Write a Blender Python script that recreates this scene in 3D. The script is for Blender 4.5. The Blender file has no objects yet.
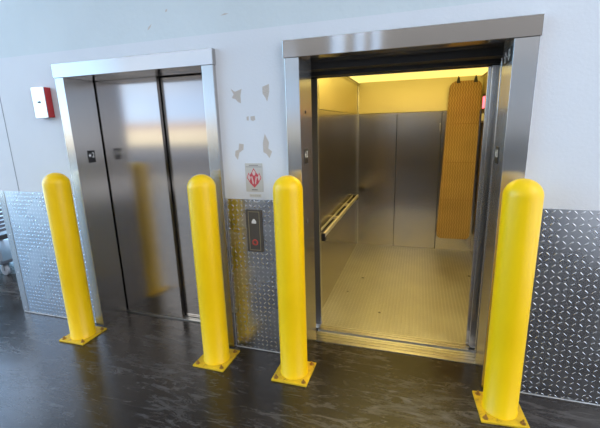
import bpy, bmesh, math, random
from mathutils import Vector, Matrix
random.seed(4)
scene = bpy.context.scene
COL = scene.collection
PI = math.pi

# ------------------------------------------------------------------ mesh helpers
def box(bm, x0, x1, y0, y1, z0, z1, bev=0.0, mi=0):
    vs = [bm.verts.new((x, y, z)) for x in (x0, x1) for y in (y0, y1) for z in (z0, z1)]
    f = []
    for idx in ((0, 1, 3, 2), (4, 6, 7, 5), (0, 4, 5, 1), (2, 3, 7, 6), (0, 2, 6, 4), (1, 5, 7, 3)):
        f.append(bm.faces.new([vs[i] for i in idx]))
    for q in f:
        q.material_index = mi
    if bev > 0:
        es = set(e for q in f for e in q.edges)
        r = bmesh.ops.bevel(bm, geom=list(es), offset=bev, segments=2, profile=0.5, affect='EDGES')
        for q in r['faces']:
            q.material_index = mi
    return vs

def prism_y(bm, poly, y0, y1, mi=0):
    """polygon in (x, z), extruded from y0 to y1"""
    a = [bm.verts.new((x, y0, z)) for x, z in poly]
    b = [bm.verts.new((x, y1, z)) for x, z in poly]
    n = len(poly)
    fs = [bm.faces.new(a), bm.faces.new(b[::-1])]
    for i in range(n):
        fs.append(bm.faces.new((a[i], b[i], b[(i + 1) % n], a[(i + 1) % n])))
    for f in fs:
        f.material_index = mi
    bmesh.ops.recalc_face_normals(bm, faces=fs)

def prism_x(bm, poly, x0, x1, mi=0):
    """polygon in (y, z), extruded from x0 to x1"""
    a = [bm.verts.new((x0, y, z)) for y, z in poly]
    b = [bm.verts.new((x1, y, z)) for y, z in poly]
    n = len(poly)
    fs = [bm.faces.new(a), bm.faces.new(b[::-1])]
    for i in range(n):
        fs.append(bm.faces.new((a[i], b[i], b[(i + 1) % n], a[(i + 1) % n])))
    for f in fs:
        f.material_index = mi
    bmesh.ops.recalc_face_normals(bm, faces=fs)

def lathe(bm, prof, seg=48, c=(0, 0, 0), axis='z'):
    """prof: list of (r, h); closed on the axis where r = 0"""
    rings = []
    def P(r, h, a):
        x, y = r * math.cos(a), r * math.sin(a)
        if axis == 'z': v = (x, y, h)
        elif axis == 'y': v = (x, h, y)
        else: v = (h, x, y)
        return (v[0] + c[0], v[1] + c[1], v[2] + c[2])
    for r, h in prof:
        if r < 1e-6:
            rings.append([bm.verts.new(P(0, h, 0))])
        else:
            rings.append([bm.verts.new(P(r, h, 2 * PI * i / seg)) for i in range(seg)])
    fs = []
    for A, B in zip(rings, rings[1:]):
        for i in range(seg):
            j = (i + 1) % seg
            if len(A) == 1 and len(B) == 1: continue
            if len(A) == 1: fs.append(bm.faces.new((A[0], B[j], B[i])))
            elif len(B) == 1: fs.append(bm.faces.new((A[i], A[j], B[0])))
            else: fs.append(bm.faces.new((A[i], A[j], B[j], B[i])))
    bmesh.ops.recalc_face_normals(bm, faces=fs)
    return fs

def tube(bm, p0, p1, r, seg=12):
    p0, p1 = Vector(p0), Vector(p1)
    d = (p1 - p0)
    q = d.to_track_quat('Z', 'Y').to_matrix()
    n0 = len(bm.verts)
    A = [bm.verts.new(p0 + q @ Vector((r * math.cos(2 * PI * i / seg), r * math.sin(2 * PI * i / seg), 0))) for i in range(seg)]
    B = [bm.verts.new(v.co + d) for v in A]
    fs = [bm.faces.new(A[::-1]), bm.faces.new(B)]
    for i in range(seg):
        fs.append(bm.faces.new((A[i], A[(i + 1) % seg], B[(i + 1) % seg], B[i])))
    bmesh.ops.recalc_face_normals(bm, faces=fs)

def obj(name, bm, mats, parent=None, smooth=False, angle=40):
    me = bpy.data.meshes.new(name)
    bm.normal_update()
    bm.to_mesh(me); bm.free()
    o = bpy.data.objects.new(name, me)
    COL.objects.link(o)
    for m in (mats if isinstance(mats, (list, tuple)) else [mats]):
        me.materials.append(m)
    if smooth:
        me.polygons.foreach_set('use_smooth', [True] * len(me.polygons))
        try:
            me.set_sharp_from_angle(angle=math.radians(angle))
        except Exception:
            pass
    if parent:
        o.parent = parent
    return o

def B():
    return bmesh.new()

def bx(name, m, dims, parent=None, bev=0.0):
    bm = B(); box(bm, *dims, bev=bev)
    return obj(name, bm, m, parent)

def tag(o, label, cat, group=None):
    o['label'] = label; o['category'] = cat
    if group: o['group'] = group
    return o

def thing(name, label, cat, loc=(0, 0, 0), rz=0.0, group=None):
    o = bpy.data.objects.new(name, None)
    o.empty_display_size = 0.1
    COL.objects.link(o)
    o.location = loc; o.rotation_euler = (0, 0, rz)
    return tag(o, label, cat, group)

def struct(o):
    o['kind'] = 'structure'
    return o

def copy_tree(o, parent=None):
    c = o.copy(); COL.objects.link(c)
    if parent: c.parent = parent
    for ch in list(o.children):
        copy_tree(ch, c)
    return c

# ------------------------------------------------------------------ materials
def newmat(name):
    m = bpy.data.materials.new(name); m.use_nodes = True
    nt = m.node_tree
    return m, nt, nt.nodes['Principled BSDF']

def plain(name, col, rough=0.5, metal=0.0, emit=None, estr=1.0, coat=0.0, spec=0.5):
    m, nt, p = newmat(name)
    p.inputs['Base Color'].default_value = (*col, 1)
    p.inputs['Roughness'].default_value = rough
    p.inputs['Metallic'].default_value = metal
    p.inputs['Coat Weight'].default_value = coat
    p.inputs['Specular IOR Level'].default_value = spec
    if emit:
        p.inputs['Emission Color'].default_value = (*emit, 1)
        p.inputs['Emission Strength'].default_value = estr
    return m

def N(nt, t, **kw):
    n = nt.nodes.new(t)
    for k, v in kw.items():
        setattr(n, k, v)
    return n

def math_n(nt, op, a, b=None, c=None):
    n = N(nt, 'ShaderNodeMath', operation=op)
    for i, v in enumerate((a, b, c)):
        if v is None: continue
        if isinstance(v, (int, float)): n.inputs[i].default_value = v
        else: nt.links.new(v, n.inputs[i])
    return n.outputs[0]

def position(nt):
    return N(nt, 'ShaderNodeTexCoord').outputs['Object']

def noise(nt, vec, scale, detail=3, stretch=(1, 1, 1), rough=0.5):
    mp = N(nt, 'ShaderNodeMapping')
    mp.inputs['Scale'].default_value = stretch
    nt.links.new(vec, mp.inputs['Vector'])
    n = N(nt, 'ShaderNodeTexNoise')
    n.inputs['Scale'].default_value = scale
    n.inputs['Detail'].default_value = detail
    n.inputs['Roughness'].default_value = rough
    nt.links.new(mp.outputs[0], n.inputs['Vector'])
    return n.outputs['Fac']

def ramp(nt, fac, stops):
    r = N(nt, 'ShaderNodeValToRGB')
    els = r.color_ramp.elements
    while len(els) < len(stops): els.new(0.5)
    for e, (p, c) in zip(els, stops):
        e.position = p
        e.color = (*c, 1) if len(c) == 3 else c
    nt.links.new(fac, r.inputs['Fac'])
    return r.outputs['Color']

def maprange(nt, v, a, b, c, d):
    n = N(nt, 'ShaderNodeMapRange')
    n.inputs[1].default_value = a; n.inputs[2].default_value = b
    n.inputs[3].default_value = c; n.inputs[4].default_value = d
    nt.links.new(v, n.inputs[0])
    return n.outputs[0]

def bump(nt, h, strength, dist=0.01):
    b = N(nt, 'ShaderNodeBump')
    b.inputs['Strength'].default_value = strength
    b.inputs['Distance'].default_value = dist
    nt.links.new(h, b.inputs['Height'])
    return b.outputs['Normal']

def steel(name, col=(0.60, 0.585, 0.57), rough=0.26, aniso=0.75, grain='v', wave=0.0):
    """brushed stainless steel; grain 'v' vertical brushing, 'h' horizontal brushing"""
    m, nt, p = newmat(name)
    pos = position(nt)
    c1 = tuple(v * 0.985 for v in col); c2 = tuple(min(1, v * 1.01) for v in col)
    sm = noise(nt, pos, 1.5, 1)
    nt.links.new(ramp(nt, sm, [(0.3, c1), (0.7, c2)]), p.inputs['Base Color'])
    p.inputs['Metallic'].default_value = 1
    p.inputs['Roughness'].default_value = rough
    p.inputs['Anisotropic'].default_value = aniso
    tg = N(nt, 'ShaderNodeTangent', direction_type='RADIAL', axis='Z')
    nt.links.new(tg.outputs[0], p.inputs['Tangent'])
    p.inputs['Anisotropic Rotation'].default_value = 0.0 if grain == 'v' else 0.25
    if wave > 0:
        w = noise(nt, pos, 2.0, 1, (1, 1, 0.7))
        nt.links.new(bump(nt, w, wave, 0.02), p.inputs['Normal'])
    return m

def tread_height(nt, u, v, cell, length=0.74, width=0.22):
    """raised diamond-plate lozenges, alternating +45 / -45 degrees in a checkerboard of cells"""
    su = math_n(nt, 'DIVIDE', u, cell); sv = math_n(nt, 'DIVIDE', v, cell)
    fu = math_n(nt, 'FLOOR', su); fv = math_n(nt, 'FLOOR', sv)
    par = math_n(nt, 'FLOORED_MODULO', math_n(nt, 'ADD', fu, fv), 2.0)
    sg = math_n(nt, 'SUBTRACT', math_n(nt, 'MULTIPLY', par, 2.0), 1.0)
    lu = math_n(nt, 'SUBTRACT', math_n(nt, 'SUBTRACT', su, fu), 0.5)
    lv = math_n(nt, 'SUBTRACT', math_n(nt, 'SUBTRACT', sv, fv), 0.5)
    lv = math_n(nt, 'MULTIPLY', lv, sg)
    a = math_n(nt, 'MULTIPLY', math_n(nt, 'ADD', lu, lv), 0.7071 / (length * 0.5))
    b = math_n(nt, 'MULTIPLY', math_n(nt, 'SUBTRACT', lu, lv), 0.7071 / (width * 0.5))
    d = math_n(nt, 'ADD', math_n(nt, 'MULTIPLY', a, a), math_n(nt, 'MULTIPLY', b, b))
    h = math_n(nt, 'SUBTRACT', 1.0, d)
    n = N(nt, 'ShaderNodeClamp'); nt.links.new(h, n.inputs[0])
    return math_n(nt, 'POWER', n.outputs[0], 0.5)

def diamond(name, col, rough, cell, plane='xz', strength=0.9, height=0.0022, top=None, metal=1.0, specks=False):
    m, nt, p = newmat(name)
    sx = N(nt, 'ShaderNodeSeparateXYZ'); pos = position(nt)
    nt.links.new(pos, sx.inputs[0])
    u = sx.outputs[0]; v = sx.outputs[2] if plane == 'xz' else sx.outputs[1]
    h = tread_height(nt, u, v, cell)
    bl = noise(nt, pos, 3.5, 4)
    c1 = tuple(x * 0.82 for x in col)
    base = ramp(nt, bl, [(0.3, c1), (0.7, col)])
    mx = N(nt, 'ShaderNodeMix', data_type='RGBA')
    nt.links.new(h, mx.inputs[0])
    nt.links.new(base, mx.inputs[6])
    mx.inputs[7].default_value = (*(top or tuple(min(1, x * 1.25) for x in col)), 1)  # tread tops painted lighter, standing in for light caught on their slopes
    out = mx.outputs[2]
    if specks:          # trodden-in black gum spots
        vo = N(nt, 'ShaderNodeTexVoronoi'); vo.inputs['Scale'].default_value = 3.2
        nt.links.new(pos, vo.inputs['Vector'])
        sp = maprange(nt, vo.outputs['Distance'], 0.045, 0.06, 1.0, 0.0)
        m2 = N(nt, 'ShaderNodeMix', data_type='RGBA')
        nt.links.new(sp, m2.inputs[0]); nt.links.new(out, m2.inputs[6]); m2.inputs[7].default_value = (0.03, 0.028, 0.025, 1)
        out = m2.outputs[2]
    nt.links.new(out, p.inputs['Base Color'])
    p.inputs['Metallic'].default_value = metal
    nt.links.new(maprange(nt, bl, 0.3, 0.7, rough * 0.85, rough * 1.15), p.inputs['Roughness'])
    nt.links.new(bump(nt, h, strength, height), p.inputs['Normal'])
    return m

# painted drywall and the rough upper wall
def wall_paint(name, col, bump_s=0.12, sc=60, blotch=0.05):
    m, nt, p = newmat(name)
    pos = position(nt)
    n1 = noise(nt, pos, 1.1, 4)
    c1 = tuple(v * (1 - blotch) for v in col); c2 = tuple(min(1, v * (1 + blotch)) for v in col)
    nt.links.new(ramp(nt, n1, [(0.3, c1), (0.7, c2)]), p.inputs['Base Color'])
    p.inputs['Roughness'].default_value = 0.55
    n2 = noise(nt, pos, sc, 4)
    nt.links.new(bump(nt, n2, bump_s, 0.01), p.inputs['Normal'])
    return m

M_wall = wall_paint('painted drywall', (0.72, 0.73, 0.76))
M_wall_up = wall_paint('rough painted block', (0.645, 0.695, 0.71), 0.35, 22, 0.07)
M_glue = wall_paint('bared drywall paper', (0.56, 0.49, 0.43), 0.4, 90, 0.15)
M_grey = plain('grey paint', (0.22, 0.23, 0.25), 0.6)
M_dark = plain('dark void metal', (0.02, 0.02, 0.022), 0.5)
M_black = plain('black plastic', (0.012, 0.012, 0.014), 0.4)
M_white = plain('white lettering', (0.85, 0.85, 0.85), 0.5)
M_whitewheel = plain('pale caster rubber', (0.30, 0.31, 0.34), 0.5)
M_vert = steel('vertically brushed stainless', col=(0.54, 0.52, 0.505), rough=0.26, aniso=0.95, grain='v')
M_horz = steel('horizontally brushed stainless', col=(0.48, 0.47, 0.46), rough=0.13, aniso=1.0, grain='h')
M_door = steel('door stainless', col=(0.42, 0.39, 0.37), rough=0.15, aniso=0.88, grain='v', wave=0.02)
M_cab = steel('cab stainless', col=(0.47, 0.435, 0.395), rough=0.22, aniso=0.6, grain='v', wave=0.05)
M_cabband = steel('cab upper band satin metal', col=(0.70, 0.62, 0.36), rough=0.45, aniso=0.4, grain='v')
M_sill = steel('sill aluminium', col=(0.62, 0.60, 0.56), rough=0.35, aniso=0.5, grain='h')
M_edge = plain('bright steel edge', (0.68, 0.68, 0.68), 0.25, 1.0)
M_panel = plain('dark bronze steel', (0.12, 0.11, 0.10), 0.45, 0.4)
M_plate = diamond('aluminium diamond plate', (0.52, 0.535, 0.57), 0.27, 0.036, strength=1.0, height=0.0042, top=(0.76, 0.77, 0.80))
M_cabfloor = diamond('cab floor tread plate', (0.58, 0.57, 0.54), 0.5, 0.032, 'xy', 1.0, 0.007, top=(0.88, 0.86, 0.80), specks=True)

def yellow_paint():
    m, nt, p = newmat('yellow plastic sleeve')
    pos = position(nt)
    n1 = noise(nt, pos, 5, 4)
    nt.links.new(ramp(nt, n1, [(0.3, (0.95, 0.575, 0.001)), (0.7, (0.99, 0.615, 0.002))]), p.inputs['Base Color'])
    p.inputs['Roughness'].default_value = 0.36
    p.inputs['Specular IOR Level'].default_value = 0.4
    return m
M_yellow = yellow_paint()

def worn_yellow():
    m, nt, p = newmat('worn yellow paint')
    pos = position(nt)
    n1 = noise(nt, pos, 22, 6, rough=0.7)
    nt.links.new(ramp(nt, n1, [(0.30, (0.20, 0.11, 0.02)), (0.42, (0.62, 0.38, 0.01)), (0.7, (0.80, 0.52, 0.01))]), p.inputs['Base Color'])
    p.inputs['Roughness'].default_value = 0.55
    nt.links.new(bump(nt, n1, 0.3, 0.003), p.inputs['Normal'])
    return m
M_yplate = worn_yellow()
M_bolt = plain('rusty bolt', (0.35, 0.19, 0.05), 0.5, 0.6)

def floor_mat():
    m, nt, p = newmat('sealed dark concrete')
    pos = position(nt)
    n1 = noise(nt, pos, 1.4, 6, rough=0.6)
    n2 = noise(nt, pos, 5.0, 6, (1, 3.2, 1), 0.7)
    n3 = noise(nt, pos, 38, 4)
    f = math_n(nt, 'ADD', math_n(nt, 'MULTIPLY', n1, 0.6), math_n(nt, 'MULTIPLY', n2, 0.4))
    base = ramp(nt, f, [(0.34, (0.011, 0.008, 0.006)), (0.52, (0.021, 0.016, 0.013)), (0.72, (0.050, 0.041, 0.034))])
    # pale scuffs: smeared strokes in two directions, broken up by a larger mask
    w1 = N(nt, 'ShaderNodeTexNoise'); w1.inputs['Scale'].default_value = 1.0
    mp = N(nt, 'ShaderNodeMapping'); mp.inputs['Scale'].default_value = (2.2, 11, 1); mp.inputs['Rotation'].default_value = (0, 0, 0.6)
    nt.links.new(pos, mp.inputs[0]); nt.links.new(mp.outputs[0], w1.inputs['Vector'])
    w1.inputs['Detail'].default_value = 7; w1.inputs['Roughness'].default_value = 0.72; w1.inputs['Distortion'].default_value = 1.6
    w2 = N(nt, 'ShaderNodeTexNoise'); w2.inputs['Scale'].default_value = 1.0
    mp2 = N(nt, 'ShaderNodeMapping'); mp2.inputs['Scale'].default_value = (3.0, 12, 1); mp2.inputs['Rotation'].default_value = (0, 0, -0.9)
    nt.links.new(pos, mp2.inputs[0]); nt.links.new(mp2.outputs[0], w2.inputs['Vector'])
    w2.inputs['Detail'].default_value = 7; w2.inputs['Roughness'].default_value = 0.72; w2.inputs['Distortion'].default_value = 2.0
    s1 = maprange(nt, w1.outputs['Fac'], 0.53, 0.72, 0.0, 1.0)
    s2 = maprange(nt, w2.outputs['Fac'], 0.54, 0.72, 0.0, 1.0)
    msk = maprange(nt, n1, 0.40, 0.60, 0.15, 1.0)
    sc = math_n(nt, 'MULTIPLY', math_n(nt, 'MAXIMUM', s1, s2), math_n(nt, 'MULTIPLY', msk, 0.95))
    mx = N(nt, 'ShaderNodeMix', data_type='RGBA')
    nt.links.new(sc, mx.inputs[0]); nt.links.new(base, mx.inputs[6])
    mx.inputs[7].default_value = (0.15, 0.138, 0.13, 1)
    nt.links.new(mx.outputs[2], p.inputs['Base Color'])
    rr = math_n(nt, 'ADD', maprange(nt, f, 0.35, 0.7, 0.17, 0.34), math_n(nt, 'MULTIPLY', sc, 0.25))
    nt.links.new(rr, p.inputs['Roughness'])
    p.inputs['Specular IOR Level'].default_value = 0.5
    nt.links.new(bump(nt, n3, 0.08, 0.004), p.inputs['Normal'])
    return m
M_floor = floor_mat()

def pad_mat():
    m, nt, p = newmat('tan quilted pad')
    pos = position(nt)
    sx = N(nt, 'ShaderNodeSeparateXYZ'); nt.links.new(pos, sx.inputs[0])
    u = math_n(nt, 'MULTIPLY', sx.outputs[0], 2 * PI / 0.030)
    v = math_n(nt, 'MULTIPLY', sx.outputs[2], 2 * PI / 0.06)
    zig = math_n(nt, 'SINE', math_n(nt, 'ADD', u, math_n(nt, 'MULTIPLY', math_n(nt, 'SINE', v), 1.3)))
    n1 = noise(nt, pos, 1.6, 3, (1, 1, 2.0))
    c = ramp(nt, zig, [(0.0, (0.38, 0.235, 0.07)), (1.0, (0.60, 0.39, 0.14))])
    c2 = ramp(nt, n1, [(0.35, (0.80, 0.78, 0.75)), (0.65, (1, 1, 1))])
    mx = N(nt, 'ShaderNodeMix', data_type='RGBA', blend_type='MULTIPLY')
    mx.inputs[0].default_value = 1
    nt.links.new(c, mx.inputs[6]); nt.links.new(c2, mx.inputs[7])
    nt.links.new(mx.outputs[2], p.inputs['Base Color'])
    p.inputs['Roughness'].default_value = 0.7
    nt.links.new(bump(nt, zig, 0.5, 0.004), p.inputs['Normal'])
    return m
M_pad = pad_mat()

M_red = plain('red enamel', (0.42, 0.025, 0.03), 0.4)
M_boxfront = plain('satin aluminium cover', (0.80, 0.80, 0.80), 0.32, 0.85)
M_signpaper = plain('cream sign', (0.56, 0.53, 0.48), 0.5)
M_signred = plain('sign red', (0.58, 0.07, 0.09), 0.5)
M_signpink = plain('sign pink', (0.66, 0.50, 0.47), 0.5)
M_signgrey = plain('sign print grey', (0.22, 0.20, 0.19), 0.6)
M_gold = plain('champagne edge line', (0.50, 0.43, 0.27), 0.3, 0.8)
M_btnwhite = plain('lit white arrow', (0.5, 0.5, 0.52), 0.4, emit=(1, 1, 1), estr=0.12)
M_btnred = plain('lit red ring', (0.36, 0.06, 0.05), 0.4, emit=(1.0, 0.10, 0.05), estr=0.06)
M_display = plain('lit red readout', (0.4, 0.02, 0.03), 0.4, emit=(1.0, 0.12, 0.16), estr=2.2)
M_cablight = plain('added warm cab lamp', (0.9, 0.8, 0.5), 0.5, emit=(1.0, 0.76, 0.22), estr=6.8)
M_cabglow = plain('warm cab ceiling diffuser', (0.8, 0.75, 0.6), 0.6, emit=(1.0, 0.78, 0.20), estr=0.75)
M_ceil = plain('added white roof', (0.60, 0.62, 0.64), 0.7)
M_tan = plain('sunlit tan masonry', (0.50, 0.36, 0.27), 0.8)
M_cream = plain('sunlit cream masonry', (0.88, 0.78, 0.56), 0.8)
M_facade = plain('grey facade panels', (0.17, 0.155, 0.145), 0.6)
M_blueplinth = plain('blue grey plinth', (0.16, 0.18, 0.22), 0.7)
M_asphalt = plain('asphalt', (0.045, 0.045, 0.05), 0.8)

# ------------------------------------------------------------------ key measures (metres)
JD = -0.037            # front face of the jambs
HD = -0.042            # front face of the headers
ZB, ZT = 2.138, 2.241  # underside and top of the headers

# ------------------------------------------------------------------ setting
bm = B()
box(bm, -13.0, 3.0, -9.0, 0.0, -0.15, 0.0)
box(bm, -13.0, -3.69, 0.0, 7.0, -0.15, 0.0)
box(bm, -3.69, 3.0, 0.0, 0.235, -0.15, 0.0)
struct(obj('floor', bm, M_floor))

LX0, LX1 = -2.741, -1.343   # left frame, outer edges
RX0, RX1 = -0.834, 0.572    # right frame, outer edges
WX0, WX1 = -3.69, 3.0
bm = B()
e = 0.001
ZS = 2.335                   # top edge of the smooth lower sheet
# lower smooth sheet (front at y = 0), upper rough wall set back 5 mm
for x0, x1 in ((WX0, LX0), (LX1, RX0), (RX1, WX1)):
    box(bm, x0, x1, 0.0, 0.22, 0.0, ZT - 0.006)
box(bm, WX0, WX1, 0.0, 0.22, ZT - 0.006, ZS)
box(bm, WX0, WX1, 0.005, 0.22, ZS, 6.1, mi=1)
# bared drywall paper where fixtures were torn off
patches = [
 [(-1.24, 1.98), (-1.209, 1.959), (-1.158, 1.975), (-1.17, 1.931), (-1.169, 1.882), (-1.191, 1.892), (-1.208, 1.911), (-1.235, 1.92), (-1.22, 1.943)],
 [(-1.007, 1.98), (-0.959, 1.995), (-0.959, 1.945), (-0.977, 1.885), (-0.989, 1.912), (-1.007, 1.936)],
 [(-1.134, 1.792), (-1.118, 1.796), (-1.118, 1.768), (-1.134, 1.768)],
 [(-1.105, 1.793), (-1.073, 1.796), (-1.07, 1.77), (-1.087, 1.763), (-1.104, 1.769)],
 [(-1.203, 1.614), (-1.168, 1.609), (-1.173, 1.571), (-1.205, 1.551), (-1.221, 1.5), (-1.24, 1.529), (-1.235, 1.563), (-1.21, 1.572)],
 [(-1.006, 1.676), (-0.978, 1.619), (-0.985, 1.578), (-0.959, 1.557), (-0.979, 1.512), (-1.0, 1.541), (-1.022, 1.553), (-1.023, 1.615)]]
for p in patches:
    prism_y(bm, p, -0.0008, 0.001, mi=2)
# two scuffs on the upper wall
prism_y(bm, [(-1.86, 2.405), (-1.835, 2.42), (-1.82, 2.445), (-1.835, 2.435), (-1.85, 2.425)], 0.0042, 0.006, mi=2)
prism_y(bm, [(-1.70, 2.505), (-1.685, 2.51), (-1.68, 2.525), (-1.695, 2.52)], 0.0042, 0.006, mi=2)
prism_y(bm, [(-1.28, 2.44), (-1.25, 2.45), (-1.22, 2.446), (-1.25, 2.44)], 0.0042, 0.006, mi=2)
struct(obj('wall_front', bm, [M_wall, M_wall_up, M_glue]))
# joint strip in the drywall left of the alarm box
struct(bx('trim_1', plain('grey joint', (0.30, 0.31, 0.34), 0.6), (-3.428, -3.420, -0.0015, 0.001, 1.2205, ZS)))

# closed elevator shafts behind the wall
bm = B()
box(bm, -2.95, -2.80, 0.22, 1.2, -0.3, 6.0); box(bm, -2.80, -1.25, 0.60, 0.75, -0.3, 6.0)
box(bm, -1.25, -0.95, 0.22, 3.4, -0.3, 6.0); box(bm, -0.95, 1.45, 3.1, 3.4, -0.3, 6.0)
box(bm, 1.45, 1.6, 0.22, 3.4, -0.3, 6.0); box(bm, -2.95, 1.6, 0.22, 3.4, 6.0, 6.1)
box(bm, -2.95, 1.6, 0.236, 3.4, -0.4, -0.3)
struct(obj('wall_shaft', bm, M_grey))

# what stands round the camera (buildings seen only in reflections, roofs added to limit the light)
bm = B()
box(bm, -8.0, 3.2, -6.0, 0.0, 6.0, 6.2); box(bm, -10.0, -3.75, 0.0, 9.0, 6.0, 6.2)  # unseen roofs added to cut the sky and keep sun off the floor
struct(obj('ceiling', bm, M_ceil))
bm = B()
for x0, x1 in ((-6.0, -4.25), (-3.55, -2.62), (-2.17, -1.92), (-1.60, -1.44), (-1.16, 7.0)):
    box(bm, x0, x1, -9.3, -9.0, -0.15, 12.0)
box(bm, -3.55, 7.0, -9.3, -9.0, -0.15, 1.3); box(bm, -4.25, -3.55, -9.3, -9.0, 3.2, 12.0)
struct(obj('wall_back', bm, M_facade))
bm = B()
box(bm, -60, 6, -16.3, -16.0, 0.85, 1.72, mi=0); box(bm, -60, 6, -16.28, -16.02, -0.15, 0.85, mi=1)
struct(obj('wall_yard', bm, [M_cream, M_blueplinth]))
struct(bx('wall_far', M_tan, (-90, 20, -31, -30, -0.15, 2.45)))
struct(bx('floor_yard', M_asphalt, (-90, 20, -60.0, -9.0, -0.16, -0.01)))

# ------------------------------------------------------------------ elevator door frames
def star_poly(r, cx, cz, k=0.42):
    out = []
    for i in range(10):
        a = PI / 2 + i * PI / 5
        q = r if i % 2 == 0 else r * k
        out.append((cx + q * math.cos(a), cz + q * math.sin(a)))
    return out

def text_mesh(txt, size):
    cu = bpy.data.curves.new('t', 'FONT'); cu.body = txt; cu.size = size
    cu.align_x = 'CENTER'; cu.align_y = 'CENTER'; cu.extrude = 0.0006
    to = bpy.data.objects.new('t', cu); COL.objects.link(to)
    dg = bpy.context.evaluated_depsgraph_get()
    me = bpy.data.meshes.new_from_object(to.evaluated_get(dg))
    bpy.data.objects.remove(to); bpy.data.curves.remove(cu)
    return me

def floor_plate(parent, x, y0, y1, z0, z1, side):
    """black raised floor-number plate on a jamb return; side +1 faces +x, -1 faces -x"""
    x0, x1 = (x, x + 0.003 * side) if side > 0 else (x - 0.003, x)
    pl = bx('floor_number_plate', M_black, (min(x0, x1), max(x0, x1), y0, y1, z0, z1), parent, bev=0.0008)
    pl['label'] = 'black floor number plate with raised white star and number 2'
    face = x + side * 0.003
    w = y1 - y0; cy = (y0 + y1) / 2; cz = (z0 + z1) / 2 + 0.010
    bm = B()
    prism_x(bm, star_poly(0.25 * w, cy - side * -1 * -0.0 + (-0.22 * w if side > 0 else 0.22 * w), cz), min(face, face + side * 0.0012), max(face, face + side * 0.0012))
    obj('star', bm, M_white, pl)
    me = text_mesh('2', 0.062)
    me.transform(Matrix.Rotation(PI / 2, 4, 'X'))
    me.transform(Matrix.Rotation(PI / 2 if side > 0 else -PI / 2, 4, 'Z'))
    o = bpy.data.objects.new('number', me); COL.objects.link(o)
    me.materials.clear(); me.materials.append(M_white)
    o.parent = pl
    o.location = (face + side * 0.0006, cy + (0.24 * w if side > 0 else -0.24 * w), cz)
    bm = B()
    for k in range(4):
        yy = cy + (k - 1.5) * 0.008
        lathe(bm, [(0.0016, 0), (0.0012, 0.0008 * side), (0, 0.001 * side)], 8, (face, yy, z0 + 0.016 + 0.004 * (k % 2)), 'x')
    obj('braille_dots', bm, M_black, pl)

def door_frame(x0, x1, xi0, xi1, label, depth=0.24):
    t = thing('elevator_door_frame', label, 'door frame', ((x0 + x1) / 2, 0, 0))
    cx = (x0 + x1) / 2
    bm = B(); box(bm, x0 - 0.008 - cx, x1 + 0.006 - cx, HD, depth, ZB, ZT, bev=0.002)
    obj('header', bm, M_horz, t)
    for a, b in ((x0, xi0), (xi1, x1)):
        bm = B(); box(bm, a - cx, b - cx, JD, depth, 0.0, ZB, bev=0.002)
        obj('jamb', bm, M_vert, t)
    return t, cx

LI0, LI1 = -2.655, -1.430
fl, cxl = door_frame(LX0, LX1, LI0, LI1, 'brushed stainless door frame around the closed elevator on the left', 0.25)
floor_plate(fl, LI0 - cxl, 0.079, 0.152, 1.468, 1.570, 1)

RI0, RI1 = -0.739, 0.452
fr, cxr = door_frame(RX0, RX1, RI0, RI1, 'brushed stainless door frame around the open elevator on the right')
floor_plate(fr, RI0 - cxr, 0.034, 0.112, 1.468, 1.568, 1)
floor_plate(fr, RI1 - cxr, 0.094, 0.190, 1.464, 1.563, -1)
# hall lantern: black plate with an up and a down arrow outline, high on the right jamb
ln = bx('direction_lantern', M_black, (RI1 - cxr - 0.004, RI1 - cxr, -0.012, 0.195, 2.028, 2.106), fr, bev=0.001)
bm = B()
xf = RI1 - cxr - 0.004
def arrow(bm, cy, cz, up):
    s = 1 if up else -1
    out = [(0, 0.030), (0.036, 0.0), (0.016, 0.0), (0.016, -0.030), (-0.016, -0.030), (-0.016, 0.0), (-0.036, 0.0)]
    inn = [(0, 0.021), (0.019, 0.005), (0.0095, 0.005), (0.0095, -0.0245), (-0.0095, -0.0245), (-0.0095, 0.005), (-0.019, 0.005)]
    n = len(out)
    for i in range(n):
        j = (i + 1) % n
        q = [out[i], out[j], inn[j], inn[i]]
        prism_x(bm, [(cy + a, cz + s * b) for a, b in q], xf - 0.0012, xf)
arrow(bm, 0.135, 2.067, True)
arrow(bm, 0.045, 2.067, False)
obj('arrow_marks', bm, M_white, ln)
# key switch and screw on the left return of the open elevator
bm = B(); lathe(bm, [(0.016, 0), (0.016, 0.004), (0.012, 0.006), (0, 0.006)], 20, (RI0 - cxr, 0.060, 1.063), 'x')
ks = obj('key_switch', bm, M_panel, fr, True)
bm = B(); box(bm, RI0 - cxr + 0.006, RI0 - cxr + 0.0066, 0.058, 0.062, 1.056, 1.070)
obj('key_slot', bm, M_edge, ks)
bm = B(); lathe(bm, [(0.011, 0), (0.011, 0.003), (0, 0.004)], 16, (RI0 - cxr, 0.086, 1.811), 'x')
obj('access_plug', bm, M_black, fr, True)
# door track head over the right opening
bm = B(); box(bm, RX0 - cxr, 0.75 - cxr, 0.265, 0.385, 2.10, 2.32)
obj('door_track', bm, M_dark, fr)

# ------------------------------------------------------------------ doors
def panel(x0, x1, y0, y1, z0, z1, label, m=M_door, group=None):
    o = bx('elevator_door', m, (0, x1 - x0, 0, y1 - y0, 0, z1 - z0), None, bev=0.0025)
    o.location = (x0, y0, z0)
    return tag(o, label, 'elevator door', group)

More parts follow.
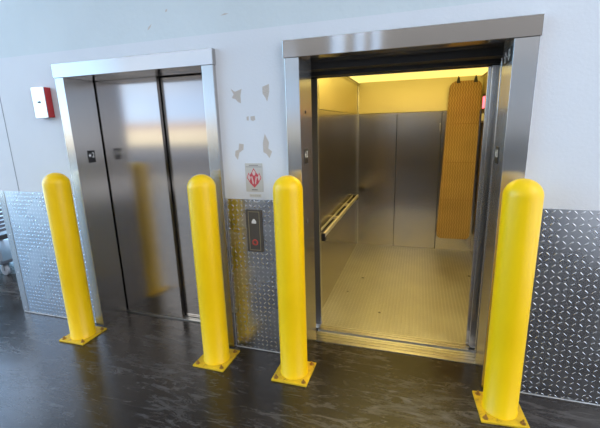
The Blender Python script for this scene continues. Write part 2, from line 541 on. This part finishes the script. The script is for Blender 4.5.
panel(-2.72, -2.030, 0.262, 0.295, 0.016, 2.20, 'closed stainless sliding panel, wider left half of the shut elevator')
panel(-2.05, -1.36, 0.306, 0.339, 0.016, 2.20, 'closed stainless sliding panel, right half of the shut elevator, set back')
panel(0.462, 1.16, 0.262, 0.292, 0.016, 2.09, 'open landing door panel at right of lit car, edge nearest the jamb', M_vert)
panel(0.456, 1.12, 0.302, 0.332, 0.016, 2.09, 'open landing door panel at right of lit car, second edge behind the jamb', M_vert)
panel(0.430, 1.12, 0.428, 0.458, 0.016, 2.068, 'open car door panel just beyond the dark gap, right of the lit car', M_vert)
panel(0.412, 1.08, 0.468, 0.498, 0.016, 2.068, 'open car door panel furthest in, its edge standing against the car interior', M_vert)

# ------------------------------------------------------------------ sills
def grooved(bm, x0, x1, ys, z0, z1):
    """ribs between consecutive (a, b) pairs on a base plate"""
    box(bm, x0, x1, ys[0][0], ys[-1][1], z0, z1 - 0.007)
    for a, b in ys:
        box(bm, x0, x1, a, b, z1 - 0.0075, z1, bev=0.001)

bm = B(); grooved(bm, -2.76, -1.33, [(0.2505, 0.272), (0.282, 0.312), (0.322, 0.36)], -0.03, 0.012)
tag(obj('door_sill', bm, M_sill), 'grooved metal sill under the shut elevator doors', 'sill')
bm = B(); grooved(bm, RI0 - 0.03, RI1 + 0.04, [(0.2405, 0.275), (0.283, 0.316), (0.324, 0.350), (0.357, 0.380)], -0.05, 0.006)
tag(obj('door_sill', bm, M_sill), 'grooved metal landing sill in front of the open lit elevator', 'sill')

# ------------------------------------------------------------------ elevator car
CX0, CX1, CYF, CYB = -0.828, 0.715, 0.500, 2.872
CZ = 2.272; BAND = 1.856
car = thing('elevator_car', 'open elevator car with stainless walls, yellow light and tread plate floor', 'elevator', (0, 1.6, 0))
def C(name, m, d, bev=0.0, parent=None):
    return bx(name, m, (d[0], d[1], d[2] - 1.6, d[3] - 1.6, d[4], d[5]), parent or car, bev)
C('floor_plate', M_cabfloor, (CX0, CX1, CYF, CYB, -0.04, 0.0))
bm = B(); grooved(bm, RI0 - 0.03, RI1 + 0.04, [(0.412 - 1.6, 0.440 - 1.6), (0.448 - 1.6, 0.474 - 1.6), (0.482 - 1.6, 0.4995 - 1.6)], -0.05, 0.006)
obj('car_sill', bm, M_sill, car)
# left wall: two panels and band
C('wall_panel', M_cab, (CX0 - 0.02, CX0, 0.52, 1.68, 0.0, BAND - 0.004), 0.002)
C('wall_panel', M_cab, (CX0 - 0.02, CX0, 1.684, CYB, 0.0, BAND - 0.004), 0.002)
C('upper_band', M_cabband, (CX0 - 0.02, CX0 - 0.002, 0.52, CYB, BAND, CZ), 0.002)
# back wall: three panels and band
for a, b in ((CX0, -0.303), (-0.299, 0.258), (0.262, CX1)):
    C('wall_panel', M_cab, (a, b, CYB, CYB + 0.02, 0.0, BAND - 0.004), 0.002)
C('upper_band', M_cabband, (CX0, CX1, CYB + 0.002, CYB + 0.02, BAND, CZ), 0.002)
C('seam_strip', M_dark, (0.255, 0.265, CYB - 0.001, CYB + 0.003, 0.0, BAND), 0)
C('corner_strip', M_edge, (CX0, CX0 + 0.022, CYB - 0.022, CYB, 0.0, CZ - 0.05), 0.003)
# right wall
C('wall_panel', M_cab, (CX1, CX1 + 0.02, 0.535, CYB, 0.0, BAND - 0.004), 0.002)
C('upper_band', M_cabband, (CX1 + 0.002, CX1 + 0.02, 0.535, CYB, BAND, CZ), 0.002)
# front returns and head
C('front_return', M_panel, (CX0 - 0.02, -0.768, 0.502, 0.552, 0.0, 2.09), 0.002)
C('edge_strip', M_edge, (-0.768, -0.764, 0.503, 0.551, 0.0, 2.07))
C('front_return', M_vert, (0.418, CX1, 0.502, 0.532, 0.0, 2.09), 0.002)
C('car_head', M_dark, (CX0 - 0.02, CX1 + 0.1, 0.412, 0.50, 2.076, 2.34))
C('front_panel', M_cab, (CX0, CX1, 0.502, 0.53, 2.070, CZ + 0.03))
# ceiling with a glowing rear diffuser, an unseen added front lamp and a corner brace
C('ceiling_panel', plain('cab ceiling', (0.55, 0.52, 0.45), 0.5), (CX0 - 0.02, CX1 + 0.02, 0.53, CYB + 0.02, CZ, CZ + 0.03))
C('ceiling_diffuser', M_cabglow, (CX0 + 0.002, CX1 - 0.002, 1.40, CYB - 0.004, CZ - 0.012, CZ - 0.0005), 0.003)
C('added_front_lamp', M_cablight, (CX0 + 0.15, CX1 - 0.15, 0.70, 1.30, CZ - 0.014, CZ - 0.0005), 0.003)  # lamp out of view, added to brighten the car
for sx in (CX0 + 0.03, CX1 - 0.03):
    bm = B(); tube(bm, (sx, 0.60 - 1.6, CZ - 0.03), (sx, CYB - 0.02 - 1.6, CZ - 0.03), 0.012, 10)
    obj('cove_rail', bm, M_edge, car, True)
# handrail on the left wall
M_rail = plain('satin rail aluminium', (0.72, 0.68, 0.60), 0.5, 0.7)
hr = C('handrail', M_rail, (CX0 + 0.052, CX0 + 0.072, 0.66, 2.55, 0.762, 0.800), 0.003)
for yy in (0.66, 1.28, 1.92, 2.50):
    dk = yy in (0.66, 2.50)
    C('rail_bracket', M_dark if dk else M_rail, (CX0, CX0 + (0.071 if dk else 0.052), yy - (0.012 if yy < 1 else 0), yy + (0.05 if dk else 0.03), 0.728 if dk else 0.77, 0.798), 0, hr)
C('wall_rail', M_rail, (CX0, CX0 + 0.004, 0.70, 2.50, 0.780, 0.800), 0, hr)
C('rail_gap_shade', M_dark, (CX0 + 0.006, CX0 + 0.054, 0.70, 2.50, 0.752, 0.760), 0, hr)  # dark sheet standing in for shade in the gap behind the rail
# position indicator and notice high on the right wall
pi_ = C('position_indicator', M_black, (CX1 - 0.03, CX1, 2.38, 2.62, 1.70, 2.02), 0.004)
C('readout', M_display, (CX1 - 0.033, CX1 - 0.03, 2.42, 2.58, 1.86, 1.99), 0, pi_)
C('notice', M_white, (CX1 - 0.032, CX1 - 0.03, 2.42, 2.58, 1.72, 1.80), 0, pi_)
C('wall_latch', M_edge, (0.235, 0.252, CYB - 0.014, CYB, 1.60, 1.70), 0.003)

# ------------------------------------------------------------------ padded board hanging in the car
pd = thing('padded_board', 'tall tan quilted board hanging from two black clips inside the open elevator', 'padded board', (0.488, 2.79, 0.186))
def rrect(x0, x1, z0, z1, rt, rb, n=7):
    pts = []
    for cx, cz, r, a0 in ((x1 - rt, z1 - rt, rt, 0), (x0 + rt, z1 - rt, rt, PI / 2), (x0 + rb, z0 + rb, rb, PI), (x1 - rb, z0 + rb, rb, 1.5 * PI)):
        for i in range(n + 1):
            a = a0 + i / n * PI / 2
            pts.append((cx + r * math.cos(a), cz + r * math.sin(a)))
    return pts
bm = B()
prism_y(bm, rrect(-0.2, 0.2, 0.0, 2.015, 0.09, 0.06), -0.018, 0.018)
for v in bm.verts:      # slight lean of the hanging board to the left at the bottom
    t_ = v.co.z / 2.015
    lo, hi = -0.222 + 0.059 * t_, 0.191 + 0.015 * t_
    v.co.x = lo + (v.co.x + 0.2) / 0.4 * (hi - lo)
bmesh.ops.bevel(bm, geom=[e_ for e_ in bm.edges if abs(e_.verts[0].co.y - e_.verts[1].co.y) < 1e-5], offset=0.008, segments=3, affect='EDGES')
obj('quilted_panel', bm, M_pad, pd, True, 35)
M_crease = plain('pad crease', (0.30, 0.16, 0.05), 0.8)
for zc in (0.53, 1.02, 1.50):
    t_ = zc / 2.015
    bm = B(); box(bm, -0.220 + 0.059 * t_, 0.189 + 0.015 * t_, -0.0195, -0.017, zc, zc + 0.006, bev=0.0008)
    obj('crease', bm, M_crease, pd)
for hx in (-0.066, 0.128):
    bm = B()
    prism_y(bm, [(hx - 0.022, 1.99), (hx + 0.022, 1.99), (hx + 0.010, 2.055), (hx - 0.010, 2.055)], -0.024, 0.022)
    tube(bm, (hx, 0, 2.05), (hx, 0, 2.072), 0.006)
    obj('hanging_clip', bm, M_black, pd)

# ------------------------------------------------------------------ diamond plate wall guards
def screws(parent, pts, y):
    for x, z in pts:
        bm = B(); lathe(bm, [(0.007, 0), (0.006, -0.002), (0, -0.003)], 12, (x, y, z), 'y')
        obj('screw', bm, M_edge, parent, True)

g = thing('wall_guard', 'bright diamond plate wall guard with edge strip, left of the shut elevator', 'wall guard', (-3.2, 0, 0))
bm = B(); box(bm, -0.412, 0.454, -0.004, -0.0002, 0.012, 1.219)
obj('diamond_plate', bm, M_plate, g)
bm = B(); box(bm, -0.49, -0.416, -0.006, -0.0002, 0.012, 1.219, bev=0.001)
obj('edge_strip', bm, M_vert, g)
screws(g, [(-0.453, z) for z in (0.05, 0.42, 0.8, 1.17)], -0.006)
g = thing('wall_guard', 'diamond plate wall guard between the two elevators, behind the call buttons', 'wall guard', (-1.09, 0, 0))
bm = B(); box(bm, -0.248, 0.251, -0.004, -0.0002, 0.012, 1.219)
obj('diamond_plate', bm, M_plate, g)
screws(g, [(-0.23, 1.2), (0.0, 1.2), (-0.23, 0.04), (0.1, 0.04)], -0.004)
g = thing('wall_guard', 'diamond plate wall guard at far right, beside the open elevator', 'wall guard', (1.3, 0, 0))
bm = B(); box(bm, -0.722, 1.2, -0.004, -0.0002, 0.012, 1.222)
obj('diamond_plate', bm, M_plate, g)
screws(g, [(-0.68, 1.2), (-0.25, 1.2), (-0.68, 0.04), (-0.25, 0.04)], -0.004)

# ------------------------------------------------------------------ call button panel
cb = thing('call_button_panel', 'dark metal call button panel on the diamond plate between the elevators', 'button panel', (-1.120, -0.004, 0.985))
bm = B(); box(bm, -0.064, 0.064, -0.006, 0, -0.160, 0.160, bev=0.0015)
obj('face_plate', bm, M_panel, cb)
bm = B()
for a in ((-0.044, -0.0405, -0.146, 0.146), (0.0405, 0.044, -0.146, 0.146), (-0.044, 0.044, 0.1425, 0.146), (-0.044, 0.044, -0.146, -0.1425)):
    box(bm, a[0], a[1], -0.0068, -0.0055, a[2], a[3])
obj('edge_line', bm, M_gold, cb)
bm = B(); prism_y(bm, [(-0.017, 0.058), (0.017, 0.058), (0.017, 0.072), (0.005, 0.090), (-0.005, 0.090), (-0.017, 0.072)], -0.010, -0.005)
o = obj('up_button', bm, M_btnwhite, cb); o['label'] = 'white lit upward button'
bm = B(); lathe(bm, [(0.013, -0.0055), (0.013, -0.010), (0.022, -0.010), (0.024, -0.0055)], 28, (0, 0, -0.086), 'y')
rg = obj('alarm_ring', bm, M_btnred, cb, True); rg['label'] = 'red lit ring button'
bm = B(); lathe(bm, [(0.0128, -0.0055), (0.0128, -0.008), (0, -0.008)], 24, (0, 0, -0.086), 'y')
obj('button_core', bm, M_panel, rg, True)

# ------------------------------------------------------------------ fire pictogram sign and label strip
sg = thing('fire_sign', 'small cream sign with red flame pictogram above the call buttons', 'sign', (-1.102, -0.0005, 1.376))
bm = B(); box(bm, -0.066, 0.066, -0.003, 0, -0.101, 0.101, bev=0.0008)
obj('sign_board', bm, M_signpaper, sg)
for d in ((-0.060, 0.060, 0.074, 0.0775), (-0.035, 0.035, 0.084, 0.089), (-0.022, 0.022, -0.090, -0.083)):
    bm = B(); box(bm, d[0], d[1], -0.0036, -0.003, d[2], d[3])
    obj('printed_line', bm, M_signgrey, sg)
bm = B()
prism_y(bm, [(0, 0.068), (0.022, 0.030), (0.034, 0.018), (0.040, 0.036), (0.056, -0.002), (0.030, -0.042), (0.010, -0.062), (0, -0.072),
             (-0.010, -0.062), (-0.030, -0.042), (-0.056, -0.002), (-0.040, 0.036), (-0.034, 0.018), (-0.022, 0.030)], -0.0037, -0.003)
pic = obj('pictogram', bm, M_signred, sg)
bm = B()
prism_y(bm, [(0, 0.056), (0.013, 0.036), (0.007, 0.016), (-0.007, 0.016), (-0.013, 0.036)], -0.0042, -0.0036)
for s in (-1, 1):
    prism_y(bm, [(s * 0.040, 0.024), (s * 0.050, 0.0), (s * 0.036, -0.024), (s * 0.025, 0.002)], -0.0042, -0.0036)
    prism_y(bm, [(s * 0.014, 0.012), (s * 0.022, 0.004), (s * 0.011, -0.048), (s * 0.004, -0.040)], -0.0042, -0.0036)
obj('pictogram_highlights', bm, M_signpink, pic)
lb = thing('label_strip', 'small pale label strip on the wall just under the fire sign', 'label', (-1.100, -0.0005, 1.247))
bm = B(); box(bm, -0.046, 0.046, -0.0015, 0, -0.011, 0.011)
obj('strip', bm, plain('pale label', (0.62, 0.60, 0.55), 0.5), lb)
bm = B()
for k in range(5):
    box(bm, -0.038 + k * 0.016, -0.026 + k * 0.016, -0.002, -0.0015, -0.003, 0.003)
obj('print', bm, plain('faded print', (0.48, 0.45, 0.40), 0.6), lb)

# ------------------------------------------------------------------ alarm box
ab = thing('alarm_box', 'small red wall box with a silver cover, left of the shut elevator', 'alarm box', (-2.915, 0, 1.962))
bm = B(); box(bm, -0.062, 0.072, -0.052, -0.0005, -0.116, 0.116, bev=0.003)
obj('body', bm, M_red, ab)
bm = B(); box(bm, -0.066, 0.066, -0.060, -0.052, -0.118, 0.118, bev=0.002)
cv = obj('cover', bm, M_boxfront, ab)
bm = B(); box(bm, -0.012, 0.014, -0.066, -0.060, -0.004, 0.010, bev=0.0015)
obj('key_slot', bm, M_black, cv)

# ------------------------------------------------------------------ bollards
def make_bollard():
    t = thing('bollard', '', 'bollard', (0, 0, 0))
    R, H = 0.0955, 1.420
    prof = [(R + 0.004, 0.012), (R + 0.004, 0.020), (R, 0.024), (R, 0.5), (R, H - R * 0.95)]
    for i in range(1, 13):
        a = i / 12 * PI / 2
        prof.append((R * math.cos(a) if i < 12 else 0.0, H - R * 0.95 + R * 0.95 * math.sin(a)))
    bm = B(); lathe(bm, prof, 64)
    obj('sleeve', bm, M_yellow, t, True, 60)
    bm = B(); box(bm, -0.128, 0.128, -0.132, 0.132, 0.0, 0.013, bev=0.002)
    obj('base_plate', bm, M_yplate, t)
    for sx in (-1, 1):
        for sy in (-1, 1):
            bm = B()
            c = (sx * 0.100, sy * 0.104, 0.0)
            lathe(bm, [(0.017, 0.013), (0.017, 0.016), (0.0105, 0.016), (0.0105, 0.024), (0.006, 0.026), (0.006, 0.036), (0, 0.036)], 6, c)
            obj('anchor_bolt', bm, M_bolt, t)
    return t
b0 = make_bollard()
spots = [
 (-2.722, -0.195, math.radians(1), 'yellow bollard left of the shut elevator, in front of its left jamb'),
 (-1.412, -0.193, math.radians(-1), 'yellow bollard at right jamb of the shut elevator, left of the call buttons'),
 (-0.788, -0.188, math.radians(0), 'yellow bollard right of the call buttons, at left jamb of the open elevator'),
 (0.532, -0.196, math.radians(4), 'yellow bollard nearest the camera, at right jamb of the open elevator'),
]
for i, (x, y, r, lab) in enumerate(spots):
    o = b0 if i == 0 else copy_tree(b0)
    o.location = (x, y, 0); o.rotation_euler = (0, 0, r)
    tag(o, lab, 'bollard', 'yellow bollards in front of the elevators')

# ------------------------------------------------------------------ cart beyond the wall's left end
ct = thing('utility_cart', 'grey slatted cart on pale casters just beyond the left wall end', 'cart', (-5.3, 0.95, 0))
bm = B(); box(bm, -0.55, 0.48, -0.36, 0.36, 0.165, 0.205, bev=0.004)
obj('deck', bm, plain('cart steel', (0.10, 0.11, 0.13), 0.5, 0.5), ct)
bm = B()
for k in range(14):
    z = 0.56 + k * 0.05
    box(bm, -0.54, 0.42, -0.345, -0.325, z, z + 0.032)
    box(bm, 0.42, 0.44, -0.345, 0.345, z, z + 0.032)
obj('slat_sides', bm, plain('slat grey', (0.13, 0.135, 0.16), 0.6), ct)
bm = B(); box(bm, -0.56, 0.49, -0.37, 0.37, 0.47, 0.53, bev=0.006)
obj('rub_rail', bm, M_black, ct)
for sx in (-0.54, 0.42):
    for sy in (-0.34, 0.32):
        bx('corner_post', M_grey, (sx, sx + 0.025, sy, sy + 0.025, 0.205, 1.26), ct)
for sx in (-0.45, 0.40):
    for sy in (-0.28, 0.28):
        bm = B()
        for d in (-0.028, 0.022):
            box(bm, sx - 0.02, sx + 0.02, sy + d, sy + d + 0.006, 0.06, 0.160)
        box(bm, sx - 0.05, sx + 0.05, sy - 0.05, sy + 0.05, 0.155, 0.166)
        fk = obj('caster', bm, M_grey, ct)
        bm = B(); lathe(bm, [(0, -0.02), (0.05, -0.02), (0.068, -0.012), (0.068, 0.012), (0.05, 0.02), (0, 0.02)], 24, (sx, sy, 0.068), 'y')
        obj('wheel', bm, M_whitewheel, fk, True, 50)

# ------------------------------------------------------------------ sun on the yard, sky
sd = bpy.data.lights.new('sun', 'SUN'); sd.energy = 4.0; sd.angle = 0.01; sd.color = (1.0, 0.92, 0.80)
so = bpy.data.objects.new('sun', sd); COL.objects.link(so)
so.rotation_euler = Vector((0.35, -0.75, -0.75)).to_track_quat('-Z', 'Y').to_euler()

w = bpy.data.worlds.new('sky'); scene.world = w; w.use_nodes = True
nt = w.node_tree
bg = nt.nodes['Background']
tc = N(nt, 'ShaderNodeTexCoord')
sx = N(nt, 'ShaderNodeSeparateXYZ'); nt.links.new(tc.outputs['Generated'], sx.inputs[0])
warm = ramp(nt, sx.outputs[2], [(0.0, (0.50, 0.58, 0.70)), (0.03, (0.30, 0.46, 0.70)), (0.08, (0.22, 0.36, 0.60)), (0.13, (0.13, 0.20, 0.30)), (0.25, (0.22, 0.30, 0.42)), (0.38, (1.0, 1.0, 1.0)), (0.6, (0.80, 0.90, 1.0)), (1.0, (0.40, 0.60, 1.0))])
cool = ramp(nt, sx.outputs[2], [(0.0, (0.60, 0.85, 1.0)), (0.10, (0.38, 0.70, 1.0)), (0.45, (0.22, 0.52, 1.0)), (1.0, (0.20, 0.44, 1.0))])
mx = N(nt, 'ShaderNodeMix', data_type='RGBA')
nt.links.new(maprange(nt, sx.outputs[0], -0.65, -0.86, 0.0, 1.0), mx.inputs[0])
 
bright = N(nt, 'ShaderNodeVectorMath', operation='SCALE'); bright.inputs['Scale'].default_value = 1.6
nt.links.new(cool, bright.inputs[0]); nt.links.new(bright.outputs[0], mx.inputs[7])
clouds = noise(nt, tc.outputs['Generated'], 2.6, 5, (1, 1, 3.5), 0.6)
cm = N(nt, 'ShaderNodeMix', data_type='RGBA')
nt.links.new(maprange(nt, clouds, 0.42, 0.62, 0.0, 0.85), cm.inputs[0])
nt.links.new(warm, cm.inputs[6]); nt.links.new(ramp(nt, sx.outputs[2], [(0.0, (0.62, 0.64, 0.68)), (0.09, (0.55, 0.60, 0.68)), (0.14, (0.26, 0.32, 0.40)), (0.26, (0.34, 0.40, 0.48)), (0.42, (1.2, 1.2, 1.2))]), cm.inputs[7])
nt.links.new(cm.outputs[2], mx.inputs[6]); nt.links.new(mx.outputs[2], bg.inputs['Color'])
bg.inputs['Strength'].default_value = 2.6

# ------------------------------------------------------------------ camera
cd = bpy.data.cameras.new('camera'); cam = bpy.data.objects.new('camera', cd); COL.objects.link(cam)
cd.sensor_fit = 'HORIZONTAL'; cd.sensor_width = 36.0; cd.lens = 372.047 / 600 * 36.0
cd.clip_start = 0.02; cd.clip_end = 200
Rr = Vector((0.95347116, 0.30011715, -0.02867821)); Ru = Vector((-0.04261657, 0.22833588, 0.97264924)); Rf = Vector((-0.29845698, 0.92617084, -0.23050165))
mw = Matrix((( Rr.x, Ru.x, -Rf.x, 0.0), (Rr.y, Ru.y, -Rf.y, -2.3937), (Rr.z, Ru.z, -Rf.z, 1.72193), (0, 0, 0, 1)))
cam.matrix_world = mw
scene.camera = cam

vs = scene.view_settings
scene.display_settings.display_device = 'sRGB'
vs.view_transform = 'Standard'; vs.look = 'None'; vs.gamma = 1.0; vs.exposure = 0.64
vs.use_curve_mapping = False
scene.cycles.use_denoising = True
scene.cycles.max_bounces = 8
